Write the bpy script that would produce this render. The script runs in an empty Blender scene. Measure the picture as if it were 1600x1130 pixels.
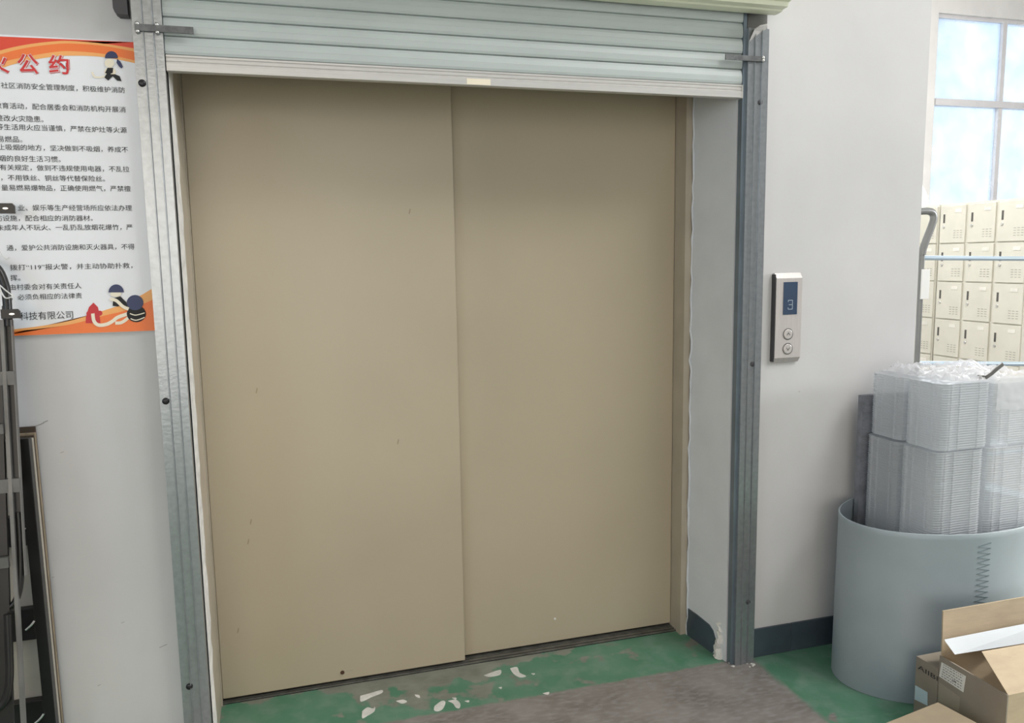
import bpy, bmesh, math, random
from mathutils import Vector, Matrix
random.seed(7)
S = bpy.context.scene
COL = S.collection
PI = math.pi

# ------------------------------------------------------------------ camera
CAM = Vector((0, -2.31065, 1.42))
RGT = Vector((0.95833565, -0.28521025, -0.01574461))
UPV = Vector((0.05189745, 0.11964872, 0.99145894))
FWD = Vector((0.28089043, 0.95096756, -0.12946532))
FPX = 1237.9
cd = bpy.data.cameras.new('camera'); cam = bpy.data.objects.new('camera', cd); COL.objects.link(cam)
cam.matrix_world = Matrix(((RGT.x, UPV.x, -FWD.x, CAM.x), (RGT.y, UPV.y, -FWD.y, CAM.y), (RGT.z, UPV.z, -FWD.z, CAM.z), (0, 0, 0, 1)))
cd.sensor_fit = 'HORIZONTAL'; cd.sensor_width = 36; cd.lens = FPX / 1600 * 36; cd.clip_start = 0.02
S.camera = cam
S.view_settings.view_transform = 'Standard'; S.view_settings.look = 'None'
S.view_settings.gamma = 1; S.view_settings.use_curve_mapping = False
S.view_settings.exposure = -0.36

# ------------------------------------------------------------------ world and lights
w = bpy.data.worlds.new('sky'); S.world = w; w.use_nodes = True
bgn = w.node_tree.nodes['Background']; bgn.inputs[0].default_value = (0.80, 0.90, 1.0, 1); bgn.inputs[1].default_value = 1.9
def area(name, loc, target, sx, sy, power, color):
    l = bpy.data.lights.new(name, 'AREA'); l.shape = 'RECTANGLE'; l.size = sx; l.size_y = sy; l.energy = power; l.color = color
    o = bpy.data.objects.new(name, l); COL.objects.link(o); o.location = loc
    o.rotation_euler = (Vector(target) - Vector(loc)).to_track_quat('-Z', 'Y').to_euler()
    return o
# daylight at the right, far and left windows; the other area lamps are added
area('added_upper_light', (3.1, -2.3, 4.85), (0.9, 0, 0.8), 1.8, 1.8, 200, (0.97, 0.97, 0.97))  # added soft source for the high light from the right; ceiling is closed
area('daylight_right_window', (8.5, -2.3, 2.75), (1.5, -0.6, 0.9), 1.5, 1.1, 310, (0.95, 0.965, 1.0))
area('daylight_far_window', (6.6, 4.7, 2.9), (4.0, 0, 0.8), 2.2, 1.8, 130, (0.88, 0.94, 1.0))
area('added_warm_fill', (-1.6, -7.3, 1.9), (0.0, 0, 1.2), 4.0, 3.2, 105, (1.0, 0.80, 0.58))  # unseen warm fill added behind the camera
area('daylight_left_window', (-3.7, -3.2, 2.3), (1.5, 0, 1.0), 2.0, 1.6, 55, (0.66, 0.83, 1.0))
area('added_locker_fill', (4.2, 2.8, 4.85), (4.2001, 2.8, 0), 1.6, 1.6, 230, (1.0, 0.99, 0.97))  # overhead lamp added to brighten the lockers
sl = bpy.data.lights.new('sun', 'SUN'); sl.energy = 5.0; sl.angle = math.radians(2.5); sl.color = (1, 0.93, 0.80)
so = bpy.data.objects.new('sun', sl); COL.objects.link(so)
so.rotation_euler = Vector((-1.0, 0.12, -0.42)).to_track_quat('-Z', 'Y').to_euler()

# ------------------------------------------------------------------ helpers
def ray(px, py): return FWD + RGT * ((px - 800) / FPX) - UPV * ((py - 565) / FPX)
def Wy(px, py, y): r = ray(px, py); return CAM + r * ((y - CAM.y) / r.y)
def Wx(px, py, x): r = ray(px, py); return CAM + r * ((x - CAM.x) / r.x)
def Wz(px, py, z): r = ray(px, py); return CAM + r * ((z - CAM.z) / r.z)
def Wp(px, py, p0, n): r = ray(px, py); return CAM + r * ((p0 - CAM).dot(n) / r.dot(n))

def srgb(h):
    c = [int(h[i:i+2], 16) / 255 for i in (0, 2, 4)]
    return tuple(v / 12.92 if v < 0.04045 else ((v + 0.055) / 1.055) ** 2.4 for v in c) + (1,)
MATS = {}
def mat(name, col, rough=0.6, metal=0.0, var=0.08, scale=6.0, bump=0.0, bscale=60.0, spec=0.5, col2=None, stretch=None, alpha=1.0, trans=0.0):
    m = bpy.data.materials.new(name); m.use_nodes = True; nt = m.node_tree; N = nt.nodes; L = nt.links
    b = N['Principled BSDF']; c = srgb(col)
    b.inputs['Roughness'].default_value = rough; b.inputs['Metallic'].default_value = metal
    b.inputs['Specular IOR Level'].default_value = spec
    b.inputs['Alpha'].default_value = alpha; b.inputs['Transmission Weight'].default_value = trans
    tc = N.new('ShaderNodeTexCoord'); mp = N.new('ShaderNodeMapping')
    L.new(tc.outputs['Object'], mp.inputs[0])
    if stretch: mp.inputs['Scale'].default_value = stretch
    nz = N.new('ShaderNodeTexNoise'); nz.inputs['Scale'].default_value = scale; nz.inputs['Detail'].default_value = 5
    L.new(mp.outputs[0], nz.inputs['Vector'])
    mx = N.new('ShaderNodeMix'); mx.data_type = 'RGBA'
    c2 = srgb(col2) if col2 else tuple(v * (1 - var * 2) for v in c[:3]) + (1,)
    c1 = c if col2 else tuple(min(1, v * (1 + var)) for v in c[:3]) + (1,)
    mx.inputs[6].default_value = c1; mx.inputs[7].default_value = c2
    rp = N.new('ShaderNodeMapRange'); rp.inputs[1].default_value = 0.35; rp.inputs[2].default_value = 0.68
    L.new(nz.outputs[0], rp.inputs[0]); L.new(rp.outputs[0], mx.inputs[0]); L.new(mx.outputs[2], b.inputs['Base Color'])
    if bump > 0:
        n2 = N.new('ShaderNodeTexNoise'); n2.inputs['Scale'].default_value = bscale; n2.inputs['Detail'].default_value = 3
        L.new(mp.outputs[0], n2.inputs['Vector'])
        bp = N.new('ShaderNodeBump'); bp.inputs['Strength'].default_value = bump; bp.inputs['Distance'].default_value = 0.01
        L.new(n2.outputs[0], bp.inputs['Height']); L.new(bp.outputs[0], b.inputs['Normal'])
    MATS[name] = m
    return m

def obj(name, bm, m, parent=None, smooth=False):
    me = bpy.data.meshes.new(name)
    bmesh.ops.recalc_face_normals(bm, faces=bm.faces[:])
    bm.to_mesh(me); bm.free(); me.materials.append(m)
    if smooth:
        for p in me.polygons: p.use_smooth = True
        me.set_sharp_from_angle(angle=math.radians(40))
    o = bpy.data.objects.new(name, me); COL.objects.link(o)
    if parent is not None:
        o.parent = parent
        o.matrix_parent_inverse = parent.matrix_basis.inverted()
    return o
def thing(name, loc, label, cat, group=None):
    o = bpy.data.objects.new(name, None); COL.objects.link(o); o.location = loc; o.empty_display_size = 0.05
    o['label'] = label; o['category'] = cat
    if group: o['group'] = group
    return o
def tag(o, label=None, cat=None, group=None, kind=None):
    if label: o['label'] = label
    if cat: o['category'] = cat
    if group: o['group'] = group
    if kind: o['kind'] = kind
    return o
def struct(o, label=None):
    o['kind'] = 'structure'
    if label: o['label'] = label
    return o

def box(bm, a, b, bevel=0.0):
    t = bmesh.new()
    vs = [t.verts.new((x, y, z)) for x in (a[0], b[0]) for y in (a[1], b[1]) for z in (a[2], b[2])]
    for f in ((0,1,3,2),(4,6,7,5),(0,4,5,1),(2,3,7,6),(0,2,6,4),(1,5,7,3)): t.faces.new([vs[i] for i in f])
    bmesh.ops.recalc_face_normals(t, faces=t.faces[:])
    if bevel: bmesh.ops.bevel(t, geom=t.edges[:], offset=bevel, segments=2, affect='EDGES', profile=0.5)
    merge(bm, t); return bm
def merge(bm, t):
    t.verts.index_update(); mp = [bm.verts.new(v.co) for v in t.verts]
    for f in t.faces:
        try: bm.faces.new([mp[v.index] for v in f.verts])
        except ValueError: pass
    t.free()
def B(a, b, bevel=0.0): return box(bmesh.new(), a, b, bevel)
def prism(bm, pts, vec):
    """closed polygon pts extruded along vec"""
    v = Vector(vec); lo = [bm.verts.new(p) for p in pts]; hi = [bm.verts.new(Vector(p) + v) for p in pts]
    n = len(pts); bm.faces.new(lo[::-1]); bm.faces.new(hi)
    for i in range(n): bm.faces.new((lo[i], lo[(i+1) % n], hi[(i+1) % n], hi[i]))
    return bm
def tube(bm, pts, r, seg=8, closed=False):
    pts = [Vector(p) for p in pts]; n = len(pts); rings = []; up = None
    for i, p in enumerate(pts):
        if closed: d = pts[(i+1) % n] - pts[i-1]
        else: d = pts[min(i+1, n-1)] - pts[max(i-1, 0)]
        d.normalize()
        if up is None:
            up = d.orthogonal().normalized()
        up = (up - d * up.dot(d)).normalized(); s = d.cross(up)
        rr = r[i] if isinstance(r, (list, tuple)) else r
        rings.append([bm.verts.new(p + (up * math.cos(2*PI*k/seg) + s * math.sin(2*PI*k/seg)) * rr) for k in range(seg)])
    for i in range(n if closed else n-1):
        a, b = rings[i], rings[(i+1) % n]
        for k in range(seg): bm.faces.new((a[k], a[(k+1) % seg], b[(k+1) % seg], b[k]))
    if not closed: bm.faces.new(rings[0][::-1]); bm.faces.new(rings[-1])
    return bm
def disc(bm, c, r, axis, h, seg=20, dome=0.0):
    """short cylinder from c along axis by h, front edge slightly rounded"""
    ax = Vector(axis).normalized(); u = ax.orthogonal().normalized(); v = ax.cross(u); c = Vector(c)
    prof = [(r, 0), (r, h * 0.7), (r * 0.9, h)] + ([(r * 0.5, h + dome)] if dome else [])
    rings = [[bm.verts.new(c + ax * t + (u * math.cos(2*PI*k/seg) + v * math.sin(2*PI*k/seg)) * rr) for k in range(seg)] for rr, t in prof]
    for a, b in zip(rings, rings[1:]):
        for k in range(seg): bm.faces.new((a[k], a[(k+1) % seg], b[(k+1) % seg], b[k]))
    bm.faces.new(rings[0][::-1]); bm.faces.new(rings[-1]); return bm
def bar(bm, p, q, wdir, wd, th):
    """rectangular bar from p to q; wdir = width direction"""
    p, q = Vector(p), Vector(q); d = (q - p).normalized(); wv = Vector(wdir); wv = (wv - d * wv.dot(d)).normalized(); n = d.cross(wv)
    a = [p + wv * s * wd / 2 + n * t * th / 2 for s, t in ((-1,-1),(1,-1),(1,1),(-1,1))]
    return prism(bm, a, q - p)
def smooth_path(pts, n=6):
    pts = [Vector(p) for p in pts]; out = []
    for i in range(len(pts) - 1):
        p0, p1, p2, p3 = pts[max(i-1, 0)], pts[i], pts[i+1], pts[min(i+2, len(pts)-1)]
        for k in range(n):
            t = k / n
            out.append(0.5 * ((2*p1) + (p2-p0)*t + (2*p0-5*p1+4*p2-p3)*t*t + (3*p1-p0-3*p2+p3)*t**3))
    out.append(pts[-1]); return out

# ------------------------------------------------------------------ materials
M_wall = mat('white_wall_paint', 'CBCAC9', 0.75, var=0.03, scale=2.2, bump=0.06, bscale=18)
M_plaster = mat('rough_plaster', 'E2E0DA', 0.9, var=0.08, scale=25, bump=0.5, bscale=60)
M_reveal = mat('reveal_paint', 'D6DADD', 0.7, var=0.03, scale=5, bump=0.1, bscale=30)
M_ceil = mat('ceiling_paint', 'E6E4E0', 0.85, var=0.02)
M_door = mat('beige_door_paint', 'B7AB93', 0.32, var=0.025, scale=1.6, bump=0.03, bscale=9, spec=0.4)
M_jamb = mat('beige_jamb_paint', 'B3A997', 0.45, var=0.04, scale=8)
M_galv = mat('galvanised_steel', 'A3A8AB', 0.30, 0.75, var=0.05, scale=60, bump=0.04, bscale=120)
M_slat = mat('shutter_slat_paint', 'B9C1BF', 0.42, 0.0, var=0.02, scale=6)
M_alu = mat('pale_aluminium', 'CBC9C5', 0.35, 0.25, var=0.03, scale=20, stretch=(0.3, 8, 8))
M_hood = mat('cream_hood', 'EDF0D8', 0.45, var=0.02)
M_dsteel = mat('dark_bracket_steel', '6A6C6C', 0.5, 0.4, var=0.15, scale=60)
M_black = mat('black_plastic', '17171A', 0.35, var=0.1)
M_dgrey = mat('dark_grey_plastic', '3A393C', 0.45, var=0.1)
M_blackmetal = mat('black_painted_steel', '1E1D1C', 0.33, 0.1, var=0.15, scale=12)
M_greymetal = mat('worn_grey_steel', '6F6E6B', 0.4, 0.35, var=0.12, scale=12)
M_ply = mat('plywood_edge', '8E806A', 0.8, var=0.15, scale=8, stretch=(6, 6, 1))
M_plyd = mat('dark_plywood_edge', '4A3E32', 0.8, var=0.15, scale=8)
M_ply2 = mat('pale_board', 'ABA497', 0.6, var=0.05, scale=8)
M_silver = mat('bright_metal', 'D8D8D6', 0.2, 0.9)
M_tile = mat('black_skirting_tile', '46515A', 0.3, var=0.12, scale=7)
M_grout = mat('tile_grout', '8A8E90', 0.9)
M_steelp = mat('brushed_steel_panel', 'D2CCC8', 0.35, 0.35, var=0.03, scale=30, stretch=(8, 1, .4))
M_disp = mat('display_glass', '3C4C63', 0.12, var=0.03)
M_led = mat('display_digit', 'AEBBC6', 0.4, var=0.0)
M_bin = mat('grey_plastic_sheet', '9CA7AD', 0.45, var=0.05, scale=4, bump=0.06, bscale=7)
M_thread = mat('stitch_thread', '5E737A', 0.8)
M_carton = mat('brown_cardboard', 'B7A68D', 0.85, var=0.05, scale=9, stretch=(1, 1, 4), bump=0.05, bscale=30)
M_carton2 = mat('grey_brown_shade_cardboard', '8F877C', 0.85, var=0.05, scale=9, bump=0.05, bscale=30)  # shade on the cartons' left faces is put into this colour
M_tape = mat('packing_tape', 'A49A8C', 0.25, var=0.05)
M_paper = mat('white_paper', 'E4E4E0', 0.8, var=0.02)
M_ink = mat('black_ink', '2B2B2B', 0.8, var=0.02)
M_foam = mat('white_foam', 'C6CDD4', 0.8, var=0.02)
M_locker = mat('cream_locker_paint', 'D9D6C8', 0.45, var=0.02)
M_lockdark = mat('locker_slot', '55534E', 0.6)
M_locksil = mat('locker_lock', 'C9C9C4', 0.3, 0.7)
M_wframe = mat('window_frame_paint', 'DAD8D8', 0.5, var=0.02)
M_tubegrey = mat('grey_tube', '8E8F8D', 0.35, 0.5, var=0.05)
M_tubeblue = mat('pale_blue_tube', 'AEBFCB', 0.4, 0.2, var=0.05)
M_corr = mat('grey_corrugated_board', '7C7F86', 0.8, var=0.1, scale=30)
M_sheet = mat('poster_white', 'E9EBEE', 0.35, var=0.015)
M_red = mat('poster_red', 'E4472D', 0.4, var=0.02)
M_orange = mat('poster_orange', 'F47A35', 0.4, var=0.02)
M_peach = mat('poster_peach', 'F6AE63', 0.4, var=0.02)
M_navy = mat('poster_navy', '1F2E5A', 0.4, var=0.02)
M_cream = mat('poster_cream', 'F0E6CF', 0.4, var=0.02)
M_crimson = mat('poster_crimson', 'C8202A', 0.4, var=0.02)
M_title = mat('title_red', 'CE2B2E', 0.4, var=0.02)
M_zip = mat('white_zip_tie', 'D8D8D4', 0.4)
M_sill = mat('door_sill_metal', '77766F', 0.45, 0.5, var=0.15, scale=25)
M_dark = mat('dark_gap', '15140F', 0.9)

def plastic_mat(name, col, mixf, rough):
    m = bpy.data.materials.new(name); m.use_nodes = True; nt = m.node_tree; N = nt.nodes; L = nt.links
    b = N['Principled BSDF']; b.inputs['Base Color'].default_value = srgb(col); b.inputs['Roughness'].default_value = rough
    b.inputs['Specular IOR Level'].default_value = 0.8
    tl = N.new('ShaderNodeBsdfTranslucent'); tl.inputs[0].default_value = srgb(col)
    tp = N.new('ShaderNodeBsdfTransparent'); m1 = N.new('ShaderNodeMixShader'); m2 = N.new('ShaderNodeMixShader')
    m1.inputs[0].default_value = 0.3; L.new(b.outputs[0], m1.inputs[1]); L.new(tl.outputs[0], m1.inputs[2])
    m2.inputs[0].default_value = mixf; L.new(m1.outputs[0], m2.inputs[1]); L.new(tp.outputs[0], m2.inputs[2])
    L.new(m2.outputs[0], N['Material Output'].inputs[0]); return m
M_tray = plastic_mat('clear_tray_plastic', 'DCE0E4', 0.36, 0.07)
M_bag = plastic_mat('clear_bag_film', 'F0F0F2', 0.6, 0.15)

# dirty window glass: partly see-through, partly scattering film of dust
def glass_mat():
    m = bpy.data.materials.new('dusty_glass'); m.use_nodes = True; nt = m.node_tree; N = nt.nodes; L = nt.links
    N.remove(N['Principled BSDF'])
    tp = N.new('ShaderNodeBsdfTransparent'); tl = N.new('ShaderNodeBsdfTranslucent'); tl.inputs[0].default_value = (0.8, 0.88, 0.98, 1)
    tc = N.new('ShaderNodeTexCoord'); nz = N.new('ShaderNodeTexNoise'); nz.inputs['Scale'].default_value = 3.0; nz.inputs['Detail'].default_value = 8
    L.new(tc.outputs['Object'], nz.inputs['Vector'])
    mr = N.new('ShaderNodeMapRange'); mr.inputs[1].default_value = 0.38; mr.inputs[2].default_value = 0.66; mr.inputs[3].default_value = 0.25; mr.inputs[4].default_value = 0.75
    L.new(nz.outputs[0], mr.inputs[0])
    mx = N.new('ShaderNodeMixShader'); L.new(mr.outputs[0], mx.inputs[0]); L.new(tp.outputs[0], mx.inputs[1]); L.new(tl.outputs[0], mx.inputs[2])
    L.new(mx.outputs[0], N['Material Output'].inputs[0]); return m
M_glass = glass_mat()

# floor: bare concrete with a worn green-painted zone inside the opening and beside the wall
def floor_mat():
    m = bpy.data.materials.new('concrete_and_green_paint'); m.use_nodes = True; nt = m.node_tree; N = nt.nodes; L = nt.links
    b = N['Principled BSDF']
    tc = N.new('ShaderNodeTexCoord'); sx = N.new('ShaderNodeSeparateXYZ'); L.new(tc.outputs['Object'], sx.inputs[0])
    def noise(s, d=6, st=None):
        n = N.new('ShaderNodeTexNoise'); n.inputs['Scale'].default_value = s; n.inputs['Detail'].default_value = d
        if st:
            mp = N.new('ShaderNodeMapping'); mp.inputs['Scale'].default_value = st; L.new(tc.outputs['Object'], mp.inputs[0]); L.new(mp.outputs[0], n.inputs['Vector'])
        else: L.new(tc.outputs['Object'], n.inputs['Vector'])
        return n.outputs[0]
    def ma(op, a, c, e=None):
        n = N.new('ShaderNodeMath'); n.operation = op
        for i, v in enumerate((a, c, e)):
            if v is None: continue
            if isinstance(v, (int, float)): n.inputs[i].default_value = v
            else: L.new(v, n.inputs[i])
        return n.outputs[0]
    def mr(v, a, c, lo=0.0, hi=1.0):
        n = N.new('ShaderNodeMapRange'); n.inputs[1].default_value = a; n.inputs[2].default_value = c; n.inputs[3].default_value = lo; n.inputs[4].default_value = hi; L.new(v, n.inputs[0]); return n.outputs[0]
    def mix(f, a, c):
        n = N.new('ShaderNodeMix'); n.data_type = 'RGBA'
        if isinstance(f, float): n.inputs[0].default_value = f
        else: L.new(f, n.inputs[0])
        for i, v in ((6, a), (7, c)):
            if isinstance(v, str): n.inputs[i].default_value = srgb(v)
            else: L.new(v, n.inputs[i])
        return n.outputs[2]
    X, Y = sx.outputs[0], sx.outputs[1]
    edge = ma('MULTIPLY', ma('SUBTRACT', noise(18), 0.5), 0.03)
    inside = ma('MULTIPLY', mr(ma('ADD', Y, edge), -0.006, 0.006), mr(ma('ADD', X, edge), 1.46, 1.44))
    right = ma('MULTIPLY', mr(ma('ADD', X, ma('MULTIPLY', edge, 1.5)), 1.535, 1.56), mr(X, 2.75, 2.70))
    leftz = ma('MULTIPLY', mr(X, -0.34, -0.36), mr(X, -1.2, -1.15))
    paint = ma('MAXIMUM', ma('MAXIMUM', inside, right), leftz)
    conc = mix(mr(noise(7), 0.35, 0.7), '8F8984', '746E69')
    conc = mix(mr(noise(26, 8, (1, 2.5, 1)), 0.45, 0.75), conc, '989390')
    green = mix(mr(noise(5), 0.35, 0.7), '4A8064', '678F79')
    # wear: strongest in the middle of the threshold and along the sill
    wn = noise(9, 8)
    bare = ma('ADD', wn, ma('MULTIPLY', ma('MULTIPLY', mr(X, 0.05, 0.22), mr(X, 0.95, 0.5)), ma('MULTIPLY', mr(Y, 0.0, 0.2, 0.05, 0.24), 1.0)))
    sil = ma('ADD', bare, mr(Y, 0.20, 0.265, 0.0, 0.2))
    wear = mr(sil, 0.62, 0.67)
    paint = ma('MULTIPLY', paint, ma('SUBTRACT', 1.0, wear))
    film = mr(noise(14, 8), 0.45, 0.75, 0.0, 0.5)
    green = mix(film, green, '8A9C90')
    conc = mix(ma('MULTIPLY', inside, 0.75), conc, mix(mr(noise(12, 8), 0.35, 0.7), '8E9384', '72786B'))
    col = mix(paint, conc, green)
    L.new(col, b.inputs['Base Color'])
    L.new(mr(noise(10), 0.3, 0.7, 0.42, 0.7), b.inputs['Roughness'])
    bp = N.new('ShaderNodeBump'); bp.inputs['Strength'].default_value = 0.12; bp.inputs['Distance'].default_value = 0.01; L.new(noise(40), bp.inputs['Height']); L.new(bp.outputs[0], b.inputs['Normal'])
    return m
M_floor = floor_mat()

# ------------------------------------------------------------------ the room shell
XL, XR, YB, YF, ZC = -4.0, 8.8, -7.6, 4.9, 5.0
OL, OR_, OT = -0.240, 1.449, 2.16          # elevator opening in the front wall
WE = 2.197                                  # right-hand end of the front wall
floor = struct(obj('floor', B((XL, YB, -0.1), (XR, YF, 0.0)), M_floor), 'grey concrete floor with worn green paint at the lift threshold')
struct(obj('ceiling', B((XL, YB, ZC), (XR, YF, ZC + 0.1)), M_ceil))
bm = bmesh.new()
box(bm, (XL, 0, 0), (OL, 0.30, ZC)); box(bm, (OL, 0, OT), (OR_, 0.30, ZC))
prism(bm, [(OR_, 0, 0), (WE, 0, 0), (WE, 0.30, 0), (1.422, 0.30, 0), (1.422, 0.225, 0)], (0, 0, ZC))
wall_front = struct(obj('wall_front', bm, M_wall), 'white painted wall around the lift opening')
struct(obj('wall_shaft', B((WE - 0.2, 0.30, 0), (WE, 3.0, ZC)), M_wall))
struct(obj('wall_shaft_back', B((XL, 3.0, 0), (WE, 3.2, ZC)), M_wall))
struct(obj('wall_left', B((XL - 0.1, YB, 0), (XL, YF, ZC)), M_wall))
# far wall behind the lockers with its window
a = Wy(1461, 20, YF); b_ = Wy(1459, 330, YF)
wx0 = Wy(1460, 160, YF).x; wz1 = Wy(1462, 19, YF).z; wz0 = 1.75
wmull = Wy(1570, 100, YF).x; wx1 = wx0 + 2 * (wmull - wx0)
wtr = Wy(1459, 158, YF).z
bm = bmesh.new()
box(bm, (WE, YF, 0), (wx0, YF + 0.24, ZC)); box(bm, (wx1, YF, 0), (XR, YF + 0.24, ZC))
box(bm, (wx0, YF, 0), (wx1, YF + 0.24, wz0)); box(bm, (wx0, YF, wz1), (wx1, YF + 0.24, ZC))
struct(obj('wall_far', bm, M_ceil))
win = bpy.data.objects.new('window_1', None); COL.objects.link(win); win.location = (wx0, YF, wz0)
struct(win, 'white four-pane window with dusty glass above the lockers')
bm = bmesh.new(); fr = 0.05
for (x0, x1, z0, z1) in ((wx0, wx0 + fr*.6, wz0, wz1), (wx1 - fr*.6, wx1, wz0, wz1), (wx0, wx1, wz0, wz0 + fr), (wx0, wx1, wz1 - fr*.8, wz1)):
    box(bm, (x0, YF + 0.03, z0), (x1, YF + 0.09, z1))
obj('window_frame', bm, M_wframe, win)
obj('mullion', B((wmull - 0.028, YF + 0.02, wz0 + fr), (wmull + 0.028, YF + 0.09, wz1 - fr*.8)), M_wframe, win)
obj('transom', B((wx0 + fr*.6, YF + 0.01, wtr - 0.035), (wx1 - fr*.6, YF + 0.10, wtr + 0.035)), M_wframe, win)
for x0, x1 in ((wx0 + .03, wmull - .028), (wmull + .028, wx1 - .03)):
    for z0, z1 in ((wz0 + fr, wtr - .035), (wtr + .035, wz1 - .04)):
        obj('pane', B((x0, YF + 0.055, z0), (x1, YF + 0.061, z1)), M_glass, win)
# right wall, opening sized to throw sun on the cartons; back wall with added doorway
bm = bmesh.new()
box(bm, (XR, YB, 0), (XR + 0.2, YF + .24, 2.6)); box(bm, (XR, YB, 4.0), (XR + 0.2, YF + .24, ZC))
for y0, y1 in ((YB, -2.9), (-1.14, YF + .24)): box(bm, (XR, y0, 2.6), (XR + 0.2, y1, 4.0))
struct(obj('wall_right', bm, M_wall))
bm = bmesh.new()
box(bm, (XL, YB - .2, 0), (-3.0, YB, ZC)); box(bm, (2.3, YB - .2, 0), (XR, YB, ZC)); box(bm, (-3.0, YB - .2, 3.1), (2.3, YB, ZC))
struct(obj('wall_back', bm, M_wall))

# ragged plaster edges of the opening
def ragged(name, x, y0, y1, amp, face, n=46, zt=OT):
    bm = bmesh.new(); L_, R_ = [], []
    for i in range(n + 1):
        z = zt * i / n
        L_.append(bm.verts.new((x, y0, z))); R_.append(bm.verts.new((x + face * (0.003 + random.random() * 0.003), y1 + (random.random() - .5) * amp, z)))
    for i in range(n): bm.faces.new((L_[i], L_[i+1], R_[i+1], R_[i]))
    r = bmesh.ops.extrude_face_region(bm, geom=bm.faces[:])
    bmesh.ops.translate(bm, vec=(-face * 0.004, 0, 0), verts=[v for v in r['geom'] if isinstance(v, bmesh.types.BMVert)])
    return struct(obj(name, bm, M_plaster, wall_front))
p = ragged('plaster_edge', OL + 0.001, 0.0, 0.06, 0.03, 1); p['label'] = 'ragged cream plaster on the left reveal'
bm = bmesh.new(); prism(bm, [(1.4205, 0.225, 0.0), (1.4475, 0.0, 0.0), (1.4495, 0.0, 0), (1.4245, 0.225, 0)], (0, 0, OT))
struct(obj('reveal_face', bm, M_reveal, wall_front))
# thick ragged bead where the plaster meets the door frame, and the broken corner at the foot
bm = bmesh.new(); zs = [OT * i / 60 for i in range(61)]
tube(bm, [(1.4195 + random.uniform(-.002, .002), 0.222 + random.uniform(-.006, .006), z) for z in zs], [0.0025 + random.random() * .002 for _ in zs], 6)
tag(obj('plaster_edge', bm, M_reveal, wall_front), 'ragged plaster bead beside the door frame')
bm = bmesh.new(); zs = [0.13 * i / 14 for i in range(15)]
tube(bm, [(1.443 + random.uniform(-.004, .004), 0.035 + random.uniform(-.012, .012), z) for z in zs], [0.016 - 0.013 * (z / .13) + random.random() * .006 for z in zs], 7)
tag(obj('broken_plaster', bm, M_plaster, wall_front), 'broken plaster corner at the foot of the reveal')

for px, py, l in ((62, 664, .02), (71, 659, .012), (97, 707, .008), (155, 1071, .008), (1249, 612, .006), (83, 902, .005), (192, 973, .008), (255, 1010, .02)):
    c = Wy(px, py, -.0008); bm = bmesh.new(); bar(bm, (c.x - l / 2, -.0006, c.z - l * .15), (c.x + l / 2, -.0006, c.z + l * .2), (0, 1, 0), .001, .0016); obj('scuff_mark', bm, MATS.get('wall_scuff') or mat('wall_scuff', 'A8A5A0', .8), wall_front)
# metal door frame
bm = bmesh.new(); box(bm, (1.394, 0.228, 0), (1.4195, 0.33, OT)); struct(obj('trim_1', bm, M_jamb), 'beige metal lift door jamb on the right')
bm = bmesh.new(); box(bm, (OL, 0.05, 0), (OL + 0.0025, 0.33, OT)); box(bm, (OL, .255, 0), (OL + .006, .271, OT)); struct(obj('trim_2', bm, M_jamb), 'beige metal lift door jamb on the left')
# lift door leaves
d1 = struct(obj('door_1', B((OL + 0.006, 0.272, 0.014), (0.573, 0.296, OT - .01), 0.002), M_door), 'left beige steel leaf of the lift door, overlapping the other')
d2 = struct(obj('door_2', B((0.52, 0.304, 0.014), (1.393, 0.328, OT - .01), 0.002), M_door), 'right beige steel leaf of the lift door, set further back')
bm = bmesh.new(); c = Wy(535, 1051, 0.272); disc(bm, (c.x, 0.2725, c.z), 0.007, (0, -1, 0), 0.003, 10); obj('screw', bm, mat('rusty_screw', '4A3020', 0.7), d1)
bm = bmesh.new(); box(bm, (c.x + .012, 0.2712, c.z + .001), (c.x + .035, 0.2722, c.z + .003)); obj('scratch', bm, M_jamb, d1)
bm = bmesh.new(); c = Wy(867, 967, 0.304); disc(bm, (c.x, 0.3045, c.z), 0.004, (0, -1, 0), 0.003, 10); obj('dent', bm, M_plaster, d2)
bm = bmesh.new()
for (px, py) in ((401, 610), (392, 815), (388, 846), (372, 985), (640, 330), (622, 690)):
    c = Wy(px, py, 0.272); bar(bm, (c.x - .002, 0.2717, c.z - .009), (c.x + .002, 0.2717, c.z + .007), (1, 0, 0), 0.0035, 0.0008)
obj('scuff_mark', bm, mat('scuff', '9B8D74', 0.6), d1)
# sill with grooves
bm = bmesh.new()
for y0, y1, z in ((0.262, 0.268, .006), (0.276, 0.288, .006), (0.293, 0.302, .006), (0.308, 0.335, .006)): box(bm, (OL + 0.005, y0, -0.01), (1.394, y1, z))
struct(obj('trim_3', bm, M_sill), 'worn metal sill with grooves under the lift doors')
struct(obj('trim_4', B((OL + .005, 0.261, -0.008), (1.394, 0.40, 0.002)), M_dark), 'dark groove beneath the lift doors')
struct(obj('wall_car', B((OL - .3, 0.40, 0), (1.7, 0.44, 2.4)), M_dark))

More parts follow.
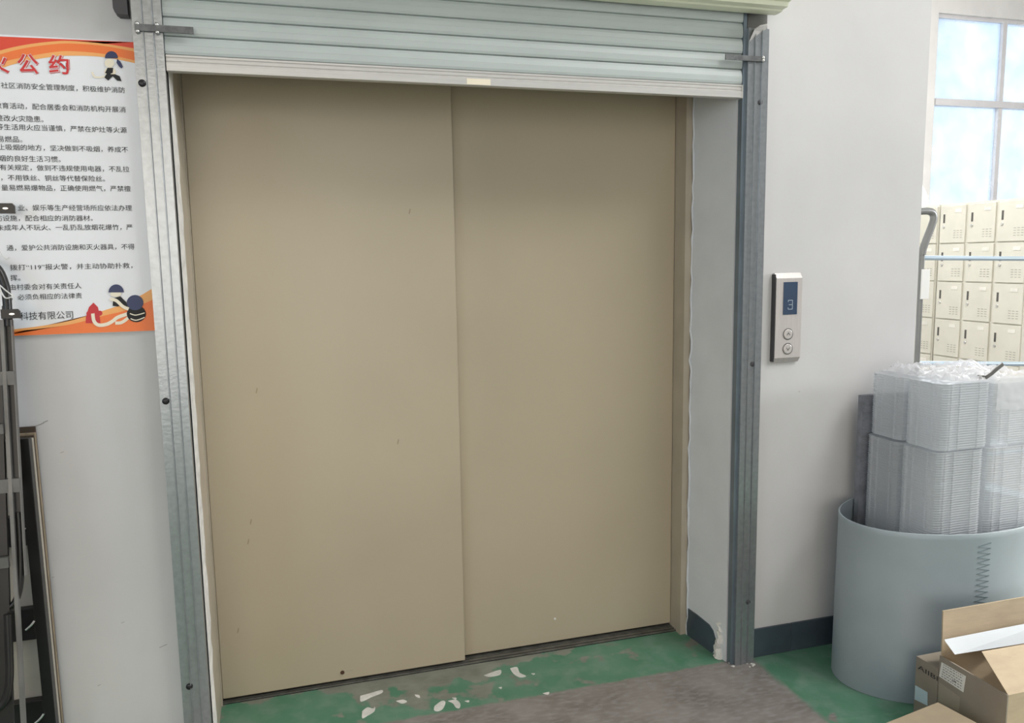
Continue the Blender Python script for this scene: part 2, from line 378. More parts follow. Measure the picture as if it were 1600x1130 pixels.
# skirting tiles
sk = bpy.data.objects.new('baseboard_right', None); COL.objects.link(sk); sk.location = (1.55, 0, 0); struct(sk, 'black tile skirting right of the lift')
for x0, x1 in ((1.545, 1.706), (1.709, 2.0), (2.003, WE)): obj('tile', B((x0, -0.008, 0.0), (x1, 0.0, 0.105), 0.001), M_tile, sk)
obj('grout', B((1.545, -0.004, 0), (WE, 0, 0.103)), M_grout, sk)
sk = bpy.data.objects.new('baseboard_left', None); COL.objects.link(sk); sk.location = (-.35, 0, 0); struct(sk, 'black tile skirting left of the lift')
for k in range(6): obj('tile', B((-.319 - .303 * (k + 1), -0.008, 0.0), (-.322 - .303 * k, 0.0, 0.105), 0.001), M_tile, sk)
sk = bpy.data.objects.new('baseboard_reveal', None); COL.objects.link(sk); sk.location = (1.42, .2, 0); struct(sk, 'chipped black skirting tile inside the lift opening')
bm = bmesh.new(); prism(bm, [(1.4175, 0.222, 0), (1.4175, 0.222, .107), (1.424, 0.16, .105), (1.4325, 0.09, .098), (1.436, 0.068, .085), (1.438, 0.05, .05), (1.437, 0.056, 0.02), (1.435, 0.07, 0)], (0.006, 0, 0)); obj('tile', bm, M_tile, sk)

# white plaster spots left on the threshold
def blob(pts, z=0.0012):
    bm = bmesh.new(); q = [Wz(px, py, 0.0) for px, py in pts]
    vs = [(v.x, v.y, 0.0002) for v in smooth_path(q + [q[0]], 3)[:-1]]
    return prism(bm, vs, (0, 0, z))
for pts in ([(563, 1088), (578, 1084), (596, 1079), (597, 1083), (580, 1090), (564, 1097)], [(566, 1112), (574, 1106), (583, 1108), (586, 1105), (585, 1112), (574, 1119), (566, 1123)],
            [(679, 1104), (690, 1096), (696, 1098), (692, 1108), (684, 1112), (678, 1110)], [(700, 1096), (712, 1094), (719, 1100), (718, 1107), (712, 1106), (708, 1100)],
            [(619, 1096), (630, 1094), (636, 1097), (628, 1100)], [(648, 1086), (655, 1087), (656, 1091), (650, 1089)], [(706, 1091), (713, 1091), (712, 1094)], [(726, 1096), (733, 1095), (732, 1098)],
            [(756, 1056), (775, 1049), (783, 1048), (781, 1055), (765, 1058)], [(797, 1045), (808, 1043), (812, 1052), (822, 1057), (812, 1059), (802, 1053)],
            [(830, 1053), (836, 1053), (834, 1055)], [(779, 1075), (784, 1074), (783, 1077)], [(848, 1084), (858, 1082), (856, 1086)]):
    tag(obj('plaster_spot', blob(pts), M_plaster, floor))
bm = bmesh.new()
for k in range(12):
    c = Wz(1140 + random.random() * 40, 1034 + random.random() * 9, 0); r = random.uniform(.003, .008)
    t = bmesh.new(); bmesh.ops.create_icosphere(t, subdivisions=1, radius=r, matrix=Matrix.Translation((c.x, c.y, r * .4)) @ Matrix.Scale(.5, 4, (0, 0, 1))); merge(bm, t)
tag(obj('plaster_crumbs', bm, M_plaster, floor), kind='stuff')

# ------------------------------------------------------------------ roller shutter
sh = thing('roller_shutter', (0.6, 0, 1.9), 'pale grey roller shutter rolled up above the lift doors', 'shutter')
def rail(x0, x1, z1, flip):
    wd = x1 - x0; f = -0.034
    prof = [(0, 0), (0, f), (.325, f), (.33, f - .003), (.345, f - .0052), (.36, f - .0052), (.375, f - .003), (.38, f), (.665, f), (.67, f - .003), (.685, f - .0052), (.70, f - .0052), (.715, f - .003), (.72, f), (1, f), (1, 0)]
    if flip: prof = [(1 - u, y) for u, y in prof][::-1]
    bm = bmesh.new(); prism(bm, [(x0 + u * wd, y - 0.001, 0.0) for u, y in prof], (0, 0, z1)); return bm
r1 = obj('guide_rail', rail(-0.313, -0.2425, 2.4, False), M_galv, sh)
r2 = obj('guide_rail', rail(1.464, 1.538, 2.125, True), M_galv, sh)
# channel mouth at the inner side of the right rail, back plate and the torn lip on its top
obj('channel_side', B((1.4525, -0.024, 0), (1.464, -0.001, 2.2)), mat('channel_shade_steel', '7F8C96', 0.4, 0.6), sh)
bm = bmesh.new(); box(bm, (1.474, -0.012, 2.125), (1.545, -0.002, 2.4)); obj('back_plate', bm, M_greymetal, sh)
bm = bmesh.new()
pts = [(1.466, -.036, 2.085), (1.475, -.05, 2.118), (1.49, -.056, 2.128), (1.508, -.052, 2.133), (1.522, -.047, 2.137), (1.526, -.038, 2.128), (1.512, -.038, 2.12), (1.49, -.038, 2.105)]
prism(bm, pts, (0, 0.002, -0.004)); obj('torn_lip', bm, M_alu, r2)
for px, py in ((222, 130), (259, 627), (296, 1073)):
    c = Wy(px, py, -.036); bm = bmesh.new(); disc(bm, (c.x, -.0345, c.z), 0.0092, (0, -1, 0), 0.004, 18, .002); obj('bolt_cap', bm, M_black, r1, True)
for px, py in ((1188, 160), (1176, 569), (1169, 941)):
    c = Wy(px, py, -.036); bm = bmesh.new(); disc(bm, (c.x, -.0345, c.z), 0.0085, (0, -1, 0), 0.003, 18, .001); obj('bolt_cap', bm, M_dgrey, r2, True)
# slats
pitch, z0 = 0.047, 1.955
SX0, SX1 = -0.2415, 1.4515
for k in range(8):
    z = z0 + k * pitch
    prof = [(-.014, 0.0), (-.020, .0015), (-.0225, .008), (-.0228, .0215), (-.0224, .0225), (-.0228, .0235), (-.0205, .036), (-.0165, .0445), (-.013, .0467), (-.008, .0467), (-.008, 0)]
    bm = bmesh.new(); prism(bm, [(SX0, y, z + h) for y, h in prof], (SX1 - SX0, 0, 0)); obj('slat', bm, M_slat, sh)
prof = [(-.012, .041), (-.024, .041), (-.024, .036), (-.0215, .0345), (-.0215, .0315), (-.0245, .030), (-.0245, .0255), (-.0225, .024), (-.0225, .022), (-.027, .020), (-.027, .001), (-.024, 0), (-.004, 0), (-.004, .041)]
bm = bmesh.new(); prism(bm, [(-0.2405, y, 1.9125 + h) for y, h in prof], (1.4625 + .2405 - .012, 0, 0)); bb = obj('bottom_bar', bm, M_alu, sh)
obj('end_cap', B((1.4505, -.0285, 1.9118), (1.4520, -.004, 1.953)), M_plaster, bb)
c = Wy(748, 131, -.027); obj('sticker', B((c.x - .035, -.0277, 1.9145), (c.x + .035, -.0268, 1.931)), M_cream, bb)
# stop brackets
a, b_ = Wy(210, 42, -.043), Wy(302, 43.5, -.043)
bm = bmesh.new(); box(bm, (a.x, -.043, a.z - .0085), (b_.x, -.0385, a.z + .0085)); br = obj('stop_bracket', bm, M_dsteel, sh)
for u in (.004, .05):
    for s in (-1, 1):
        t = bmesh.new(); bmesh.ops.create_icosphere(t, subdivisions=2, radius=.006, matrix=Matrix.Translation((a.x + u + .002, -.040, a.z + s * .0095))); obj('weld', t, M_silver, br, True)
a, b_ = Wy(1134, 88.5, -.043), Wy(1196, 90, -.043)
bm = bmesh.new(); box(bm, (a.x, -.043, a.z - .008), (b_.x, -.0385, a.z + .008)); br = obj('stop_bracket', bm, M_dsteel, sh)
for s in (-1, 1):
    t = bmesh.new(); bmesh.ops.create_icosphere(t, subdivisions=2, radius=.006, matrix=Matrix.Translation((b_.x - .008, -.042, a.z + s * .004))); obj('weld', t, M_silver, br, True)
# hood: ribbed sheet housing above
prof = [(-.034, 2.42), (-.034, 2.168), (-.05, 2.1665), (-.075, 2.168), (-.080, 2.172), (-.105, 2.174), (-.110, 2.186), (-.135, 2.190), (-.140, 2.205), (-.175, 2.212), (-.178, 2.42)]
bm = bmesh.new(); prism(bm, [(-0.37, y, z) for y, z in prof], (1.555 + .37, 0, 0)); obj('hood', bm, M_hood, sh)

# dark plastic box high on the wall left of the rail
c = Wy(188, 22, -.03)
bm = bmesh.new(); x0, x1 = Wy(176.5, 15, -.04).x, Wy(199, 15, -.04).x; zb = Wy(188, 22, -.04).z
prism(bm, [(x0, -.04, min(zb + .2, 2.16)), (x0, -.04, zb + .014), (x0 + .003, -.04, zb + .005), (x0 + .010, -.04, zb), (x1, -.04, zb), (x1, -.04, min(zb + .2, 2.16))], (0, .0395, 0))
dk = thing('switch_box', (x0 + .02, -.001, zb), 'dark grey plastic box high on the wall beside the left shutter rail', 'box')
obj('housing', bm, M_dgrey, dk)

# ------------------------------------------------------------------ call panel
cp = thing('call_panel', (1.648, 0, 1.055), 'brushed steel lift call panel with a blue display and two buttons', 'call panel')
x0, x1, z0, z1 = 1.5985, 1.699, 1.054, 1.356
bm = bmesh.new()
prism(bm, [(x0, -.001, z0), (x0, -.001, z1), (x0, -.010, z1), (x0, -.0225, z1 - .017), (x0, -.0225, z0 + .017), (x0, -.010, z0)], (x1 - x0, 0, 0)); obj('cover', bm, M_steelp, cp)
obj('side_shade', B((x0 - .0035, -.019, z0 + .004), (x0 - .0002, -.001, z1 - .004)), M_dgrey, cp)  # dark slab paints the shaded left side of the panel
ds = obj('display', B((1.626, -.0242, 1.217), (1.680, -.0226, 1.326)), M_disp, cp)
def text_mesh(body, name, m, parent, origin, ux, uz, height=None, width=None, off=0.0, thick=0.0):
    """text as flat geometry: origin = left end on the base line, ux / uz = right and up"""
    cu = bpy.data.curves.new('tmp', 'FONT'); cu.body = body; cu.offset = off; cu.resolution_u = 2
    to = bpy.data.objects.new('tmp', cu); COL.objects.link(to)
    dg = bpy.context.evaluated_depsgraph_get(); me = bpy.data.meshes.new_from_object(to.evaluated_get(dg))
    bpy.data.objects.remove(to); bpy.data.curves.remove(cu)
    xs = [v.co.x for v in me.vertices]; ys = [v.co.y for v in me.vertices]
    sx = width / (max(xs) - min(xs)) if width else None
    sy = height / (max(ys) - min(ys)) if height else sx
    if sx is None: sx = sy
    mn = min(xs); my = min(ys); ux, uz, o0 = Vector(ux), Vector(uz), Vector(origin)
    for v in me.vertices: v.co = o0 + ux * ((v.co.x - mn) * sx) + uz * ((v.co.y - my) * sy)
    me.materials.clear(); me.materials.append(m)
    o = bpy.data.objects.new(name, me); COL.objects.link(o); o.parent = parent; o.matrix_parent_inverse = parent.matrix_basis.inverted()
    return o
def seg_digit(x, z, s, y, parent):
    bm = bmesh.new(); t = s * .06
    P = {'a': ((0, 1), (.55, 1)), 'b': ((.55, 1), (.55, .5)), 'g': ((0.08, .5), (.55, .5)), 'c': ((.55, .5), (.55, 0)), 'd': ((0, 0), (.55, 0)), 'f': ((0, 1), (0, .82)), 'e': ((0, .0), (0, .2))}
    for (u0, v0), (u1, v1) in P.values(): bar(bm, (x + u0 * s, y, z + v0 * s), (x + u1 * s, y, z + v1 * s), (0, 1, 0), .0008, t)
    return obj('digit', bm, M_led, parent)
cp_d = seg_digit(1.6445, 1.235, .030, -.0245, ds)
for zc in (1.151, 1.101):
    bm = bmesh.new(); tube(bm, [(1.6485 + .0185 * math.cos(2*PI*k/28), -.0228, zc + .0185 * math.sin(2*PI*k/28)) for k in range(28)], .0014, 6, True); rg = obj('button_ring', bm, M_greymetal, cp, True)
    bm = bmesh.new(); disc(bm, (1.6485, -.0222, zc), .0165, (0, -1, 0), .0028, 28); bt = obj('button', bm, M_steelp, cp)
    s = 1 if zc > 1.12 else -1; bm = bmesh.new()
    bar(bm, (1.6425, -.0253, zc - s * .004), (1.6485, -.0253, zc + s * .005), (0, 1, 0), .0006, .0022); bar(bm, (1.6545, -.0253, zc - s * .004), (1.6485, -.0253, zc + s * .005), (0, 1, 0), .0006, .0022)
    obj('arrow_mark', bm, M_greymetal, bt)

# ------------------------------------------------------------------ poster on the left
PY = -0.008
po = thing('fire_safety_poster', (-0.8, 0, 1.242), 'white and orange fire safety notice board with Chinese text left of the lift', 'poster')
PL, PR, PB, PT = -1.34, -0.3155, 1.242, 1.984
obj('board', B((PL, PY, PB), (PR, -0.0005, PT)), M_sheet, po)
YS = PY - 0.0004
def flat(name, pts, m, lay=0, parent=po, world=False):
    y = PY - 0.0004 - 0.00025 * lay; bm = bmesh.new(); q = []
    for p_ in pts:
        v = Vector((p_[0], y, p_[1])) if world else Wy(p_[0], p_[1], y)
        q.append((max(PL + .001, min(PR - .0005, v.x)), y, max(PB + .0005, min(PT - .0005, v.z))))
    f = bm.faces.new([bm.verts.new(v) for v in q]); bmesh.ops.triangulate(bm, faces=[f])
    return obj(name, bm, m, parent)
# header waves
top = [(-420, 30), (240, 60)]
def curve_px(pts, n=8): return [(v.x, v.y) for v in smooth_path([(a, b, 0) for a, b in pts], n)]
w1 = curve_px([(-150, 140), (-60, 98), (0, 79), (40, 70), (80, 65), (110, 64), (160, 68), (212, 76)])
w2 = curve_px([(-150, 150), (-60, 105), (0, 85), (40, 75), (80, 69.5), (110, 68), (160, 71.5), (212, 81)])
w3 = curve_px([(-150, 180), (-60, 128), (0, 99), (40, 89), (80, 82), (110, 80), (160, 84), (213, 95)])
w4 = curve_px([(-150, 195), (-60, 140), (0, 108), (40, 96), (80, 89), (110, 87), (160, 89), (213, 99)])
flat('header_band', [(-150, 40), (-60, 50), (0, 57), (212, 64)] + w1[::-1], M_red, 0)
flat('header_stripe', w1 + w2[::-1], M_peach, 1)
flat('header_wave', w2 + w3[::-1], M_orange, 1)
flat('header_stripe', w3 + w4[::-1], M_peach, 1)
# footer waves
f1 = curve_px([(-120, 530), (0, 517), (60, 510), (110, 501), (160, 486), (200, 472), (240, 450)])
f2 = curve_px([(-120, 532), (0, 520), (60, 514), (110, 507), (160, 494), (200, 484), (240, 468)])
flat('footer_stripe', f1 + f2[::-1], M_peach, 1)
flat('footer_wave', f2 + [(243, 530), (0, 530), (-120, 533)], M_orange, 0)
# lettering: right end, centre height, text
P_ = 0.0165
LINES = [('社区消防安全管理制度，积极维护消防', 195, 141), ('教育活动，配合居委会和消防机构开展消', 196, 171.5), ('整改火灾隐患。', 70, 186.5), ('等生活用火应当谨慎，严禁在炉灶等火源', 198, 203.5), ('易燃品。', 37, 218),
         ('止吸烟的地方，坚决做到不吸烟，养成不', 200, 234), ('烟的良好生活习惯。', 97, 249), ('有关规定，做到不违规使用电器，不乱拉', 202, 264.5), ('，不用铁丝、铜丝等代替保险丝。', 166, 279.5), ('量易燃易爆物品，正确使用燃气，严禁擅', 204, 295),
         ('业、娱乐等生产经营场所应依法办理', 206, 325), ('防设施，配合相应的消防器材。', 147, 341), ('未成年人不玩火、一乱扔乱放烟花爆竹，严', 207, 355), ('通，爱护公共消防设施和灭火器具，不得', 210, 385.5),
         ('拨打“119”报火警，并主动协助扑救，', 209, 415), ('挥。', 34, 434), ('由村委会对有关责任人', 127, 446.5), ('，必须负相应的法律责', 128, 462)]
yt = PY - 0.0012
def text_width(s):
    return sum(0.62 if ch in '119' else 1.0 for ch in s)
for body, rx, cy in LINES:
    r = Wy(rx, cy, yt); n = text_width(body)
    trail = 0.62 if body[-1] in '，。' else 0.04
    lead = 0.1 if body[0] in '，' else 0.04
    wid = P_ * (n - trail - lead); h = P_ * 0.92
    text_mesh(body, 'text_line', M_ink, po, (r.x - wid - (0.0 if body[-1] not in '，。' else P_ * .2), yt, r.z - h / 2), (1, 0, 0), (0, 0, 1), height=h, width=wid)
r = Wy(114, 491.5, yt); text_mesh('科技有限公司', 'text_line', M_ink, po, (r.x - .1225, yt, r.z - .0107), (1, 0, 0), (0, 0, 1), height=.0205, width=.1225)
for ch, px, py in (('火', -4, 98.5), ('公', 43.5, 99.5), ('约', 92, 101)):
    s = .046; c = Wy(px, py, yt)
    text_mesh(ch, 'title_shadow', M_crimson, po, (c.x - s * .52 + .0012, yt - .0002, c.z - s * .52 - .0012), (1, 0, 0), (0, 0, 1), height=s * 1.04, width=s * 1.04, off=.045)
    text_mesh(ch, 'title_outline', M_sheet, po, (c.x - s * .52, yt - .0005, c.z - s * .52), (1, 0, 0), (0, 0, 1), height=s * 1.04, width=s * 1.04, off=.045)
    text_mesh(ch, 'title_text', M_title, po, (c.x - s / 2, yt - .0009, c.z - s / 2), (1, 0, 0), (0, 0, 1), height=s, width=s, off=.018)
# small printed pictures: plain firefighters with helmets, a hydrant and its hose
def ell(cx, cy, rx, ry, a0=0, a1=360, n=20): return [(cx + rx * math.cos(math.radians(a0 + (a1 - a0) * k / n)), cy - ry * math.sin(math.radians(a0 + (a1 - a0) * k / n))) for k in range(n + (a1 - a0 < 360))]
def ribbon(pts, wd):
    q = smooth_path([(a, b, 0) for a, b in pts], 6); L_, R_ = [], []
    for i, v in enumerate(q):
        d = (q[min(i + 1, len(q) - 1)] - q[max(i - 1, 0)]).normalized(); n = Vector((-d.y, d.x, 0)) * wd / 2; L_.append((v.x + n.x, v.y + n.y)); R_.append((v.x - n.x, v.y - n.y))
    return L_ + R_[::-1]
flat('hydrant', [(134, 505), (134, 497), (136, 489), (139, 480), (142, 477), (146, 473), (150, 477), (153, 480), (155, 489), (157, 505)], M_crimson, 3)
flat('hydrant_valve', ell(139, 490, 4, 4), M_crimson, 4); flat('hydrant_valve', ell(156, 489.5, 4, 4), M_crimson, 4)
flat('hose', ribbon([(145, 490), (147, 502), (154, 508), (166, 507), (176, 502), (184, 496), (201, 490)], 5.5), M_cream, 5)
flat('hose', ribbon([(180, 505), (190, 504), (200, 497), (206, 491)], 5), M_cream, 5)
flat('jacket', ell(213, 490.5, 15, 13), M_ink, 6); flat('jacket_stripe', ribbon([(203, 490), (212, 492.5), (226, 489)], 1.6), M_cream, 7); flat('jacket_stripe', ribbon([(204, 498), (213, 500.5), (226, 496)], 1.6), M_cream, 7)
flat('helmet', ell(211, 473, 13, 12), M_navy, 8)
flat('jacket', [(176, 478), (177, 466), (188, 463), (197, 472), (200, 480), (190, 477), (184, 479)], M_ink, 6)
flat('face', ell(181, 459.5, 8.5, 4.5), M_cream, 7); flat('helmet', ell(181.5, 457, 12, 12.5, 0, 180), M_navy, 8)
flat('hose', ribbon([(172, 467), (182, 470), (192, 479), (201, 483)], 5), M_cream, 9)
flat('trousers', [(163, 121), (168, 113), (174, 116), (180, 116), (187, 119), (190, 127), (183, 126), (176, 119), (169, 126)], M_ink, 6)
flat('body', ell(172, 112, 9, 7), M_cream, 5); flat('jacket', [(164, 114), (168, 106), (177, 106), (176, 114), (170, 116)], M_ink, 7)
flat('face', ell(171, 98.5, 7.5, 7), M_cream, 8); flat('helmet', ell(174, 90, 10, 10, -5, 185), M_navy, 9); flat('helmet_flap', [(183, 92), (188, 96), (192, 104), (190, 107), (186, 104), (182, 98)], M_navy, 9)
flat('hose', ribbon([(144, 112), (147, 119), (155, 121), (164, 119)], 2.5), M_cream, 5)

# ------------------------------------------------------------------ things leaning at the left edge
# stack of plywood boards with a black steel ladder-like frame in front
XE = -0.619
for k, (y0, m, zt, lab) in enumerate(((-0.010, M_plyd, 1.005, 'dark plywood board standing against the wall, rearmost of its stack'), (-0.0165, M_ply, 0.99, 'light plywood board standing between the dark boards and the black frame'), (-0.0285, M_plyd, 0.985, 'dark plywood board in the middle of the stack behind the black frame'), (-0.035, M_ply2, .98, 'light plywood board right behind the black ladder frame'))):
    o = obj('plywood_board', B((XE - .29, y0 - (.006 if m is M_plyd else .0115), 0.0), (XE + random.uniform(-.001, .001), y0, zt), .001), m)
    tag(o, lab, 'board', 'plywood boards at the left edge')
lf = thing('ladder_frame', (-.64, -.11, 0), 'black steel frame with wide rungs standing in front of the plywood boards', 'frame')
fy0, fy1 = -0.074, -0.048
obj('stile', B((XE - .0285, fy0, 0), (XE - .002, fy1, 0.985), .0015), M_blackmetal, lf)
obj('stile', B((XE - .30, fy0, 0), (XE - .273, fy1, 0.985), .0015), M_blackmetal, lf)
for py0, py1 in ((806, 852), (951, 1000), (1096, 1150)):
    za, zb = Wy(55, py1, fy0).z, Wy(55, py0, fy0).z
    r_ = obj('rung', B((XE - .273, fy0 + .002, za), (XE - .0285, fy1, zb), .002), M_blackmetal, lf)
    zc = (za + zb) / 2; bm = bmesh.new()
    tube(bm, smooth_path([(XE - .05, fy0 - .001, zc - .012), (XE - .042, fy0 - .003, zc - .006), (XE - .034, fy0 - .003, zc + .002), (XE - .028, fy0 - .001, zc + .01)], 4), .0028, 6)
    obj('latch', bm, M_silver, r_, True)
# leaning folded rack
LP0, LN = Vector((0, -.072, 1.286)), Vector((0, 1, -.13)).normalized()
def lp(px, py, d=0.0): return Wp(px, py, LP0 + LN * (-d), LN)
rk = thing('folded_metal_rack', (-.66, -.22, 0), 'black and grey folded metal rack leaning on the wall at the left edge', 'rack')
def lbar(name, p, q, wpx, m, d=0.0, th=.014):
    """p, q = pixel points along the right edge"""
    P, Q = lp(*p, d), lp(*q, d); dr = (Q - P).normalized(); sd = dr.cross(LN).normalized()
    if sd.x > 0: sd = -sd
    bm = bmesh.new(); bar(bm, P + sd * wpx / 2, Q + sd * wpx / 2, sd, wpx, th); return obj(name, bm, m, rk)
# extend the uprights down to the floor
def to_floor(p, q, d):
    P, Q = lp(*p, d), lp(*q, d); t = (0 - P.z) / (Q.z - P.z); return P, P + (Q - P) * t
def upright(p, q, wd, m, d, th=.014, zend=None):
    P, F = to_floor(p, q, d)
    if zend is not None: F = P + (F - P) * ((P.z - zend) / P.z)
    bm = bmesh.new(); bar(bm, P - Vector((wd / 2, 0, 0)), F - Vector((wd / 2, 0, 0)), (1, 0, 0), wd, th); return obj('upright', bm, m, rk)
upright((17.5, 478), (36.5, 850), .019, M_blackmetal, .006, .012, .66)
upright((19.5, 500), (38.5, 850), .0022, M_greymetal, .0115, .016, .66)
upright((7, 500), (40, 1130), .0085, M_greymetal, .018, .016)
upright((1, 500), (22, 1130), .06, M_blackmetal, .012, .012)
for py in (590, 757): # short grey rungs
    P = lp(24 if py < 700 else 32, py, .016); bm = bmesh.new(); box(bm, (P.x - .09, P.y - .008, P.z - .017), (P.x, P.y + .008, P.z + .017)); obj('crossbar', bm, M_greymetal, rk)
P = lp(6, 670, .028); bm = bmesh.new(); box(bm, (P.x - .09, P.y - .006, P.z - .012), (P.x, P.y + .006, P.z + .012)); obj('crossbar', bm, M_greymetal, rk)
P = lp(14, 878, .028); bm = bmesh.new(); box(bm, (P.x - .09, P.y - .006, P.z - .013), (P.x, P.y + .006, P.z + .013)); obj('crossbar', bm, M_greymetal, rk)
# bent tubes
bm = bmesh.new(); tube(bm, smooth_path([lp(-40, 400, .012), lp(-8, 416, .012), (lp(6, 440, .012)), lp(11, 470, .012), lp(13, 510, .012)], 6), .0105, 10); obj('bent_tube', bm, M_blackmetal, rk, True)
bm = bmesh.new(); tube(bm, smooth_path([lp(29, 800, .01), lp(32, 850, .01), lp(32.5, 900, .01), lp(28, 930, .01), lp(18, 947, .01), lp(-10, 955, .01)], 6), .008, 10); obj('bent_tube', bm, M_blackmetal, rk, True)
bm = bmesh.new(); tube(bm, smooth_path([lp(12, 960, .034), lp(14, 1010, .034), lp(15, 1060, .034), lp(9, 1092, .034), lp(-6, 1110, .034), lp(-30, 1118, .034)], 6), .009, 10); obj('bent_tube', bm, M_blackmetal, rk, True)
def slot_plate(x0, x1, y0, y1, hx, hy, d):
    A, Bq = lp(x0, y1, d), lp(x1, y0, d); bm = bmesh.new(); y = A.y
    prism(bm, [(A.x, y, A.z), (Bq.x, y, A.z), (Bq.x, y, Bq.z - .006), (Bq.x - .005, y, Bq.z), (A.x, y, Bq.z)], (0, -.006, 0)); o = obj('bracket', bm, M_blackmetal, rk)
    c = lp(hx, hy, d); bm = bmesh.new(); disc(bm, (c.x, y - .0062, c.z), .0045, (0, -1, 0), .0008, 14)
    for v in bm.verts: v.co.x = c.x + (v.co.x - c.x) * 1.5; v.co.z = c.z + (v.co.z - c.z) * .6
    obj('slot', bm, M_silver, o)
slot_plate(-20, 24, 318, 334, 10, 326, .01)
slot_plate(3, 32.5, 482.5, 498, 20, 490.5, .022)
bm = bmesh.new(); tube(bm, smooth_path([lp(0, 446, .03), lp(9, 454, .032), lp(18, 461, .032), lp(18, 464, .032), lp(10, 466, .032), lp(5, 462, .032), lp(0, 452, .032)], 5), .0018, 6); obj('zip_tie', bm, M_zip, rk, True)
bm = bmesh.new(); tube(bm, smooth_path([lp(-5, 385, .03), lp(3, 398, .03), lp(10, 405, .03), lp(15, 402, .03)], 5), .0009, 6); obj('zip_tie_tail', bm, M_zip, rk, True)

# ------------------------------------------------------------------ oval bin on the right
BCX, BCY, BRX, BRY, BH = 2.105, -0.245, 0.362, 0.232, 0.557
bn = thing('oval_bin', (BCX, BCY, 0), 'large oval bin of grey plastic sheet with a zigzag-stitched seam', 'bin')
bm = bmesh.new(); seg = 72
def bp_(a, z, o=0.0):
    k = 1 + 0.012 * (1 - z / BH) + .004 * math.sin(3 * a + z * 4)
    return (BCX + (BRX * k - o) * math.cos(a), BCY + (BRY * (1 + .004 * math.sin(3 * a + z * 4)) - o) * math.sin(a), z)
prof = [(0.001, 0), (.1, 0), (.25, 0), (.4, 0), (.53, 0), (.54, -.001), (BH, -.001), (BH + .0012, .0), (BH + .0012, .004), (.4, .004), (.2, .004), (.006, .004)]
rings = [[bm.verts.new(bp_(2*PI*k/seg, z, o)) for k in range(seg)] for z, o in prof]
for a, b_ in zip(rings, rings[1:]):
    for k in range(seg): bm.faces.new((a[k], a[(k+1) % seg], b_[(k+1) % seg], b_[k]))
bm.faces.new(rings[-1]); bm.faces.new(rings[0][::-1])
sb_ = obj('bin_wall', bm, M_bin, bn, True)
def ang_for(px, py):
    best = min(range(1800, 3600), key=lambda t: abs((lambda v: (v - CAM).dot(RGT) / (v - CAM).dot(FWD) * FPX + 800)(Vector(bp_(t / 1800 * PI, .45))) - px))
    return best / 1800 * PI
a0 = ang_for(1526, 880); a1 = ang_for(1546, 880)
bm = bmesh.new(); zz = []
for k in range(60):
    z = BH - .03 - k * .0088; zz.append(bp_(a0 if k % 2 else a1, z, -.0012))
tube(bm, zz, .0010, 5); obj('zigzag_seam', bm, M_thread, sb_)

# tall grey board behind the trays
o = obj('corrugated_board', B((1.911, -.083, 0.012), (2.16, -.062, .932)), M_corr)
bo = thing('corrugated_carton', (2.02, -.08, 0.0), 'dark grey corrugated carton standing behind the clear trays', 'carton')
o.parent = bo; o.matrix_parent_inverse = bo.matrix_basis.inverted(); o.name = 'panel'
for k in range(22):
    z = .60 + k * .0145; bm = bmesh.new(); tube(bm, [(1.914, -.0835, z), (1.99, -.0835, z)], .003, 6); obj('ridge', bm, M_corr, bo)

# stacks of clear trays
def tray_stack(cx, cy, wx, wy, z0, z1, n):
    bm = bmesh.new(); rings = []; R = .022
    def ring(z, ins, notch):
        vs = []; hx, hy = wx / 2 - ins, wy / 2 - ins; r = R
        pts = []
        for sx, sy, a in ((1, 1, 0), (-1, 1, 90), (-1, -1, 180), (1, -1, 270)):
            for t in (0, 45, 90): pts.append((sx * (hx - r) + r * math.cos(math.radians(a + t)), sy * (hy - r) + r * math.sin(math.radians(a + t))))
            # vertical flutes along each side
            fl = lambda L_: [(t_, d_) for c_ in (-.62, -.28, .50) for t_, d_ in ((c_ * L_ - .006, 0), (c_ * L_ - .003, -.0028), (c_ * L_ + .003, -.0028), (c_ * L_ + .006, 0))]
            if a == 0: pts += [(-u_, hy - d_) for u_, d_ in fl(hx)]
            if a == 90: pts += [(-hx + d_, -u_) for u_, d_ in fl(hy)]
            if a == 180: pts += [(u_, -hy + d_) for u_, d_ in fl(hx)]
            if a == 270: pts += [(hx - d_, u_) for u_, d_ in fl(hy)]
        return [bm.verts.new((cx + x, cy + y, z)) for x, y in pts]
    h = (z1 - z0) / n
    for k in range(n):
        j = random.uniform(0, .0007)
        z = z0 + k * h
        rings += [ring(z, .0018 + j, .010), ring(z + h * .52, .0018 + j, .010), ring(z + h * .60, .0004 + j, .009), ring(z + h * .92, .0004 + j, .009)]
    for a, b_ in zip(rings, rings[1:]):
        m_ = len(a)
        for i in range(m_): bm.faces.new((a[i], a[(i+1) % m_], b_[(i+1) % m_], b_[i]))
    bm.faces.new(rings[0][::-1]); bm.faces.new(rings[-1]); return bm
TW, TD = .195, .152
pos = {(0, 0): 'front left', (1, 0): 'front right', (0, 1): 'rear left', (1, 1): 'rear right'}
LAB = {(0, 0, 0): 'tall lower stack of clear plastic trays at the front left corner inside the bin', (1, 0, 0): 'tall lower stack of clear plastic trays by the seam side of the bin, front',
       (0, 1, 0): 'tall lower stack of clear plastic trays on the left, next to the wall', (1, 1, 0): 'tall lower stack of clear plastic trays at the back right, next to the wall',
       (0, 0, 1): 'upper stack of clear plastic trays at the near left corner, under the bag', (1, 0, 1): 'upper stack of clear plastic trays at the near right, at the picture edge',
       (0, 1, 1): 'upper stack of clear plastic trays at the far left, beside the grey carton', (1, 1, 1): 'upper stack of clear plastic trays at the far right, behind the near one'}
